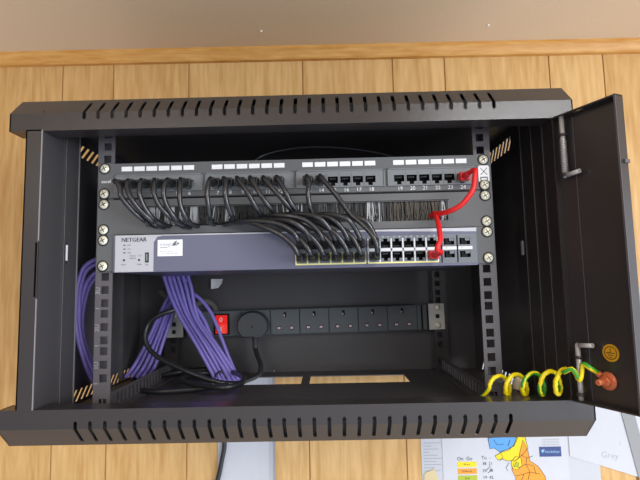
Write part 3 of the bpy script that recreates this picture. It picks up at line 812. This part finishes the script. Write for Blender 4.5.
for k in range(6):
    nm = ('leftmost','second from left','third from left','third from right','second from right','rightmost')[k]
    purple('purple cable slanting down rightward from the crossing, %s at its lower end' % nm,
       [(-196+k*6, 262, 30), ((-227.1, 258.0, 18.5), (-219.7, 258.0, 18.4), (-212.3, 258.0, 18.2), (-204.9, 258.0, 18.0), (-196.7, 258.0, 17.9), (-188.4, 258.0, 17.7))[k], ((-220.4, 256.0, -15.9), (-213.0, 256.0, -16.0), (-205.7, 256.0, -16.2), (-198.3, 256.0, -16.3), (-190.1, 256.0, -16.5), (-182.0, 256.0, -16.7))[k]]+[((-202.5, 252.0, -54.7), (-197.2, 256.0, -53.4), (-189.6, 252.0, -55.0), (-184.2, 256.0, -58.5), (-176.6, 252.0, -60.0), (-171.2, 256.0, -63.6))[k], ((-171.1, 250.0, -106.6), (-165.3, 254.0, -106.0), (-157.4, 250.0, -106.1), (-152.0, 254.0, -107.4), (-144.6, 250.0, -107.5), (-139.2, 254.0, -108.9))[k], ((-140.7, 250.0, -161.0), (-134.2, 253.0, -160.9), (-127.6, 256.0, -160.8), (-120.0, 250.0, -158.3), (-114.2, 253.0, -158.1), (-108.4, 256.0, -157.2))[k], (-128+k*7, 254+(k%3)*3, -185)], G2)
for k, (nm, q) in enumerate((('upper', [(-210.1, 264.0, 18.4), (-198.3, 264.0, -13.1), (-171.8, 264.0, -31.6), (-152.0, 264.0, -56.4), (-135.7, 264.0, -95.4), (-122.8, 264.0, -129.1), (-111.5, 264.0, -154.7)]), ('lower', [(-217.1, 260.0, 18.4), (-205.2, 260.0, -19.4), (-182.2, 260.0, -39.4), (-164.1, 260.0, -64.0), (-149.4, 260.0, -96.3), (-130.0, 260.0, -131.6), (-115.6, 260.0, -157.0)]))):
    purple('purple cable bowing out toward the red rocker switch, %s of the two' % nm,
       [(-190+k*5, 268, 30)]+q, G2)
G3 = 'purple cables falling left behind the mounting rail'
for k in range(5):
    nm = ('leftmost','second from left','middle','second from right','rightmost')[k]
    purple('purple cable slanting down leftward from the crossing, %s at its lower end' % nm,
       [(-196+k*4, 280, 30), ((-223.2, 280.0, -20.9), (-220.8, 284.0, -21.0), (-215.8, 280.0, -21.1), (-213.3, 284.0, -21.2), (-208.4, 280.0, -21.2))[k], ((-245.3, 282.0, -63.7), (-241.1, 286.0, -64.1), (-234.2, 282.0, -63.9), (-230.0, 286.0, -64.3), (-223.1, 282.0, -64.2))[k], ((-262.5, 280.0, -102.7), (-257.3, 284.0, -103.2), (-249.1, 280.0, -102.9), (-243.9, 284.0, -103.5), (-235.8, 280.0, -103.2))[k], ((-279.6, 270.0, -139.8), (-272.6, 274.0, -140.6), (-262.5, 270.0, -140.1), (-255.4, 274.0, -140.9), (-245.4, 270.0, -140.5))[k], ((-288.2, 256.0, -156.2), (-280.8, 260.0, -157.1), (-270.1, 256.0, -156.6), (-262.7, 260.0, -157.4), (-252.1, 256.0, -156.9))[k]], G3)

# a loose lead behind the top of the patch panel
b = MB(); b.tube([(-64.9, 110.0, 147.4), (-47.1, 120.0, 163.5), (-8.7, 125.0, 173.9), (33.0, 125.0, 175.7), (88.2, 122.0, 169.1), (130.9, 115.0, 156.3), (150.3, 105.0, 140.7)], 1.6, 8)
tag(b.build('thin_cable', M['cord'], loc=(0,120,150)), 'thin dark cable arching behind the top edge of the patch panel', 'cable')
# torn white tag on the back
b = MB(); 
P = [(-168.0, 330.0, 0.4), (-146.5, 330.0, -0.0), (-147.4, 326.0, -7.1), (-155.0, 328.0, -15.8), (-167.9, 330.0, -17.3)]
b.raw(P+[(x,y+1,z) for x,y,z in P], [(0,1,2,3,4),(9,8,7,6,5),(0,5,6,1),(1,6,7,2),(2,7,8,3),(3,8,9,4),(4,9,5,0)])
tag(b.build('paper_tag', M['white'], loc=P[0]), 'small torn white tag at the back, above the rocker switch', 'tag')

# ------------------------------------------------------------------ coiled earth wire
ew = thing('earth_wire', 'coiled yellow and green earth wire running from the cabinet floor to the open door', 'earth wire', (250, 30, -140))
axis = [Vector(p) for p in ((228.2, 40.0, -134.9), (245.4, 34.0, -132.9), (260.9, 22.0, -129.7), (274.6, 8.0, -126.2), (285.5, -10.0, -120.9))]
ax = spline(axis, 1.0)
pts = [Vector((208.6, 42.0, -150.6)), Vector((213.9, 40.0, -145.8))]
N_ = 130; turns = 4.25; L_ = len(ax)
cw = Vector((.8, .6, 0))
for k in range(N_+1):
    f = k/N_; i = min(L_-1, int(f*(L_-1))); p = ax[i]
    a = -math.pi/2+2*math.pi*turns*f
    rad = 10.8+1.6*f
    pts.append(p+(Vector((0,0,1))*math.cos(a)+cw*math.sin(a))*rad)
pts += [Vector(p) for p in ((279.3, -20.0, -109.8), (284.7, -26.0, -105.9), (288.2, -28.0, -112.5), (289.3, -30.0, -117.1), (291.8, -30.0, -110.3), (293.0, -32.0, -100.2), (296.5, -38.0, -103.2))]
tip = sc_+nv*3.6+Vector((dd.x,dd.y,0))*-9+Vector((0,0,7))
pts += [tip]
b = MB()
b.tube(pts, 2.4, 12, step=2.5, split=lambda i, k, n: 1 if math.sin(2*math.pi*k/n+i*.03+1.2) > (.6 if i < 128 or 190 < i else -.9) else 0)
b.build('wire', [M['yellow'], M['green']], ew)
b = MB(); b.tube([tip, tip+(sc_+nv*4-tip)*.4], 3.0, 10, smooth=False)
b.lathe([(7.6,2.7),(7.8,3.4),(5.8,3.4)], sc_, nv, 18)
b.build('ring_terminal', M['copper'], ew)
b = MB(); q = Vector((256.8, 50.0, -142.0))
b.lathe([(5,0),(6,2),(6.4,9),(4.6,13),(2.5,16)], q, (.25,.1,1), 14)
b.build('cable_gland', M['cream'], ew)

# ------------------------------------------------------------------ papers on the wall
def sheet(name, lab, poly, y, m, cat='paper'):
    b = MB(); b.prism(poly, lambda u,v,t: (u, t, v), y, y-.5)
    cx = sum(p[0] for p in poly)/len(poly); cz = sum(p[1] for p in poly)/len(poly)
    return b, (cx, y, cz), m, lab, cat, name
def put(s): 
    b, o, m, lab, cat, name = s
    return tag(b.build(name, m, loc=o), lab, cat)
# sheet with a curled right edge
b = MB()
xs = [(-159,0),(-120,0),(-90,.4),(-70,1.5),(-62,4),(-57,9)]
for (a, ya), (c, yc) in zip(xs[:-1], xs[1:]):
    zt = (-160, -160)
    b.raw([(a,WY-.6-ya,-440),(c,WY-.6-yc,-440),(c,WY-.6-yc,-163),(a,WY-.6-ya,-160),(a,WY-.2-ya,-440),(c,WY-.2-yc,-440),(c,WY-.2-yc,-163),(a,WY-.2-ya,-160)],
          [(0,1,2,3),(7,6,5,4),(0,4,5,1),(3,2,6,7)])
tag(b.build('paper_sheet', M['paper'], loc=(-108,WY,-300)), 'blank white paper on the wall behind the hanging black cord', 'paper')
# list sheet
b = MB(); b.box(196, 234, WY-.8, WY-.3, -440, -200, 0)
for k in range(11):
    w = (30, 14, 26, 10, 24, 32, 22, 30, 18, 28, 12)[k]
    b.box(200, 200+w, WY-.95, WY-.8, -293-k*5.2, -292-k*5.2, 1)
tag(b.build('paper_sheet', [M['paper2'], M['ink_pale']], loc=(215,WY,-320)), 'narrow white paper with lines of small print, left of the coloured map', 'paper')
mp = thing('map_poster', 'white poster with a coloured map and colour key, under the cabinet', 'poster', (340, WY, -440))
b = MB(); b.box(232.5, 449, WY-1.6, WY-.9, -460, -150, 0)
b.build('sheet', M['paper'], mp)
b = MB(); y = WY-1.75
def patch(poly, mi, dy=0): b.prism(poly, lambda u,v,t: (u,t,v), y-dy+.12, y-dy, mi)
patch([(312.6, -285.6), (354.4, -282.9), (364.6, -286.5), (356.8, -299.7), (346.2, -304.6), (332.1, -309.4), (322.1, -302.5), (315.1, -304.1)], 2, 0)
patch([(323.1, -315.9), (335.5, -309.4), (347.8, -306.3), (356.9, -298.1), (362.9, -284.7), (376.8, -285.0), (380.8, -303.5), (371.6, -313.4), (358.9, -323.2), (343.3, -324.6), (336.6, -321.1), (327.9, -322.7)], 0, 0.06)
patch([(366.6, -309.9), (373.0, -290.0), (380.5, -308.5), (382.9, -325.2), (396.1, -333.7), (407.0, -350.5), (412.1, -377.0), (352.3, -376.0), (357.1, -353.0), (351.0, -339.7), (355.2, -326.4), (364.3, -319.9)], 1, 0.12)
patch([(350.1, -326.3), (359.3, -316.5), (367.7, -320.0), (368.6, -333.3), (359.6, -339.8), (351.2, -336.3)], 0, 0.2)
patch([(358.7, -326.5), (363.7, -328.2), (361.6, -334.8), (354.7, -334.7)], 3, 0.26)
b.tube([(312.6, y-.35, -285.6), (354.4, y-.35, -282.9), (364.6, y-.35, -286.5), (356.8, y-.35, -299.7), (346.2, y-.35, -304.6), (332.1, y-.35, -309.4), (322.1, y-.35, -302.5), (315.1, y-.35, -304.1), (312.6, y-.35, -285.6)], .35, 4, 4, smooth=False)
b.tube([(323.1, y-.35, -315.9), (335.5, y-.35, -309.4), (347.8, y-.35, -306.3), (356.9, y-.35, -298.1), (362.9, y-.35, -284.7), (376.8, y-.35, -285.0), (380.8, y-.35, -303.5), (371.6, y-.35, -313.4), (358.9, y-.35, -323.2), (343.3, y-.35, -324.6), (336.6, y-.35, -321.1), (327.9, y-.35, -322.7), (323.1, y-.35, -315.9)], .35, 4, 4, smooth=False)
b.tube([(366.6, y-.35, -309.9), (373.0, y-.35, -290.0), (380.5, y-.35, -308.5), (382.9, y-.35, -325.2), (396.1, y-.35, -333.7), (407.0, y-.35, -350.5), (412.1, y-.35, -377.0), (352.3, y-.35, -376.0), (357.1, y-.35, -353.0), (351.0, y-.35, -339.7), (355.2, y-.35, -326.4), (364.3, y-.35, -319.9), (366.6, y-.35, -309.9)], .35, 4, 4, smooth=False)
b.tube([(350.1, y-.35, -326.3), (359.3, y-.35, -316.5), (367.7, y-.35, -320.0), (368.6, y-.35, -333.3), (359.6, y-.35, -339.8), (351.2, y-.35, -336.3), (350.1, y-.35, -326.3)], .35, 4, 4, smooth=False)
b.tube([(358.7, y-.35, -326.5), (363.7, y-.35, -328.2), (361.6, y-.35, -334.8), (354.7, y-.35, -334.7), (358.7, y-.35, -326.5)], .35, 4, 4, smooth=False)
b.tube([(368.0, y-.35, -315.0), (378.0, y-.35, -320.1), (388.6, y-.35, -317.0)], .35, 4, 4, smooth=False)
b.tube([(361.5, y-.35, -336.5), (375.7, y-.35, -330.1), (389.2, y-.35, -333.6)], .35, 4, 4, smooth=False)
b.tube([(378.0, y-.35, -320.1), (375.7, y-.35, -330.1), (381.7, y-.35, -343.5), (377.5, y-.35, -356.6)], .35, 4, 4, smooth=False)
b.tube([(357.3, y-.35, -349.7), (371.2, y-.35, -346.6), (381.7, y-.35, -343.5), (398.7, y-.35, -347.1)], .35, 4, 4, smooth=False)
b.tube([(332.1, y-.35, -309.4), (336.8, y-.35, -317.8), (331.2, y-.35, -324.4)], .35, 4, 4, smooth=False)
b.tube([(371.2, y-.35, -346.6), (365.3, y-.35, -359.8)], .35, 4, 4, smooth=False)
b.tube([(389.2, y-.35, -333.6), (391.8, y-.35, -346.9)], .35, 4, 4, smooth=False)
b.tube([(322.9, y-.35, -289.1), (327.6, y-.35, -297.6), (339.8, y-.35, -296.1)], .35, 4, 4, smooth=False)
b.tube([(350.5, y-.35, -289.6), (346.5, y-.35, -299.6)], .35, 4, 4, smooth=False)
b.tube([(346.5, y-.35, -328.0), (340.9, y-.35, -336.2), (344.0, y-.35, -341.2)], .35, 4, 4, smooth=False)
b.tube([(308.0, y-.35, -339.0), (313.5, y-.35, -332.4), (316.6, y-.35, -339.1), (309.4, y-.35, -344.0)], .35, 4, 4, smooth=False)
b.build('map', [M['my'], M['mo'], M['mb'], M['mg'], M['ink']], mp)
b = MB()
for k, m in enumerate((0, 1, 3, 2)):
    x0, z0 = (257.5, -324.7)
    b.box(x0, x0+33, y-.1, y+.15, z0-k*11.4-9, z0-k*11.4, m)
    b.text(('West','Midlands','East','North')[k], 5, (x0+16, y-.2, z0-k*11.4-4.5), mi=4)
    b.text(('38  21','24  30','19  42','17  48')[k], 7, (x0+52, y-.2, z0-k*11.4-4), mi=4)
b.text('On  Go', 8.5, (x0+13, y-.2, z0+5), mi=4); b.text('To  -', 8, (x0+50, y-.2, z0+6), mi=4)
b.build('colour_key', [M['my'], M['mo'], M['mb'], M['mg'], M['ink']], mp)
b = MB(); 
(x0, z0), (x1, z1) = (399.9, -301.9), (437.7, -318.5)
b.box(x0, x1, y-.1, y+.15, z1, z0, 0); b.text('Vandelays', 6.6, ((x0+x1)/2+3, y-.2, (z0+z1)/2), mi=1)
b.prism([(x0+3,z0-6),(x0+9,z0-4),(x0+6,z0-11)], lambda u,v,t: (u,t,v), y-.12, y-.2, 1)
b.build('logo_block', [M['logo'], M['logo_txt']], mp)
b = MB()
x0, z0 = (404.8, -292.8)
for k in range(3): b.text('maps and territories', 3.6, (x0+16, y-.1, z0+3-k*4.2))
b.build('small_print', M['ink_pale'], mp)
b = MB(); b.prism([(199.5, -342.9), (217.1, -335.7), (223.4, -350.0), (220.7, -371.5), (198.3, -371.2)], lambda u,v,t: (u,t,v), WY-1.7, WY-2.1)
tag(b.build('masking_tape', M['tape'], loc=(205,WY-2,-345)), 'torn piece of cream masking tape on the lower left edge of the map poster', 'tape')
b = MB(); b.box(446, 503, WY-1.2, WY-.7, -460, -150)
tag(b.build('paper_sheet', M['paper2'], loc=(475,WY,-300)), 'plain white paper between the map poster and the bare wood', 'paper')
b = MB(); b.prism([(450,-150),(452,-318),(496,-332.5),(503.6,-334.5),(640,-378),(700,-160),(560,-120)], lambda u,v,t: (u,t,v), WY-1.9, WY-2.4, 0)
x0, z0 = (520.4, -318.2)
b.text('Grey', 15, (x0, WY-2.5, z0), (.98,0,-.12), (.12,0,.98), 1)
x1, z1 = (539.2, -298.4)
b.box(x1-.4, x1+.4, WY-2.5, WY-2.4, z1-4, z1+3, 1)
tag(b.build('paper_sheet', [M['paper'], M['pencil']], loc=(520,WY-2,-260)), 'large tilted white paper with faint handwriting, below the open door', 'paper')
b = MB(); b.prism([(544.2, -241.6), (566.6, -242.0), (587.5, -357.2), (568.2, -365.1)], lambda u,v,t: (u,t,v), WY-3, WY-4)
tag(b.build('grey_strip', mat('plain grey strip', (150,152,154), .6), loc=(560,WY-3,-300)), 'flat grey strip running down over the white paper below the door', 'strip')  # flat grey sheet laid over the paper

# ------------------------------------------------------------------ camera and light
cd = bpy.data.cameras.new('camera'); cam = bpy.data.objects.new('camera', cd); COL.objects.link(cam)
cd.sensor_width = 36.0; cd.lens = 27.052; cd.clip_start = 0.01
cam.matrix_world = Matrix([[0.999676, 0.022485, 0.011925, 0.03811], [0.014046, -0.096676, -0.995217, -0.527332], [-0.021224, 0.995062, -0.096961, -0.017644], [0, 0, 0, 1]])
scene.camera = cam
def area(name, loc, target, sx, sy, e, col):
    l = bpy.data.lights.new(name, 'AREA'); l.shape = 'RECTANGLE'; l.size = sx; l.size_y = sy; l.energy = e; l.color = col
    o = bpy.data.objects.new(name, l); COL.objects.link(o); o.location = loc
    o.rotation_euler = (Vector(target)-Vector(loc)).to_track_quat('-Z', 'Y').to_euler()
    return o
area('window_daylight', (2.0, -2.2, 0.05), (0, 0.1, 0), 1.4, 0.8, 44, (0.88, 0.94, 1.0))
area('ceiling_lamp', (0.60, -0.72, 0.415), (0.60, -0.72, -2), 0.5, 0.13, 8.0, (0.97, 0.98, 1.0))
area('ceiling_lamp', (-0.6, -1.5, 0.415), (-0.6, -1.5, -2), 0.6, 0.6, 15, (1.0, 0.95, 0.87))
# the rest of the room: bright window side on the right, dim warm panelling on the left
w = bpy.data.worlds.new('room'); scene.world = w; w.use_nodes = True
nt = w.node_tree; bg = nt.nodes['Background']
tc = nt.nodes.new('ShaderNodeTexCoord'); sp = nt.nodes.new('ShaderNodeSeparateXYZ'); mr = nt.nodes.new('ShaderNodeMapRange'); cr = nt.nodes.new('ShaderNodeValToRGB')
nt.links.new(tc.outputs['Generated'], sp.inputs[0]); nt.links.new(sp.outputs['X'], mr.inputs['Value'])
mr.inputs['From Min'].default_value = -1.0; mr.inputs['From Max'].default_value = 1.0
nt.links.new(mr.outputs[0], cr.inputs['Fac'])
cr.color_ramp.elements[0].color = (0.14, 0.10, 0.09, 1); cr.color_ramp.elements[1].color = (1.15, 1.24, 1.40, 1)
nt.links.new(cr.outputs['Color'], bg.inputs['Color'])
bg.inputs['Strength'].default_value = 1.35
scene.view_settings.view_transform = 'Standard'; scene.view_settings.look = 'None'
scene.view_settings.exposure = 0.0; scene.view_settings.gamma = 1.0
try: scene.view_settings.use_curve_mapping = False
except Exception: pass
for o in bpy.data.objects:
    if 'org' in o: del o['org']
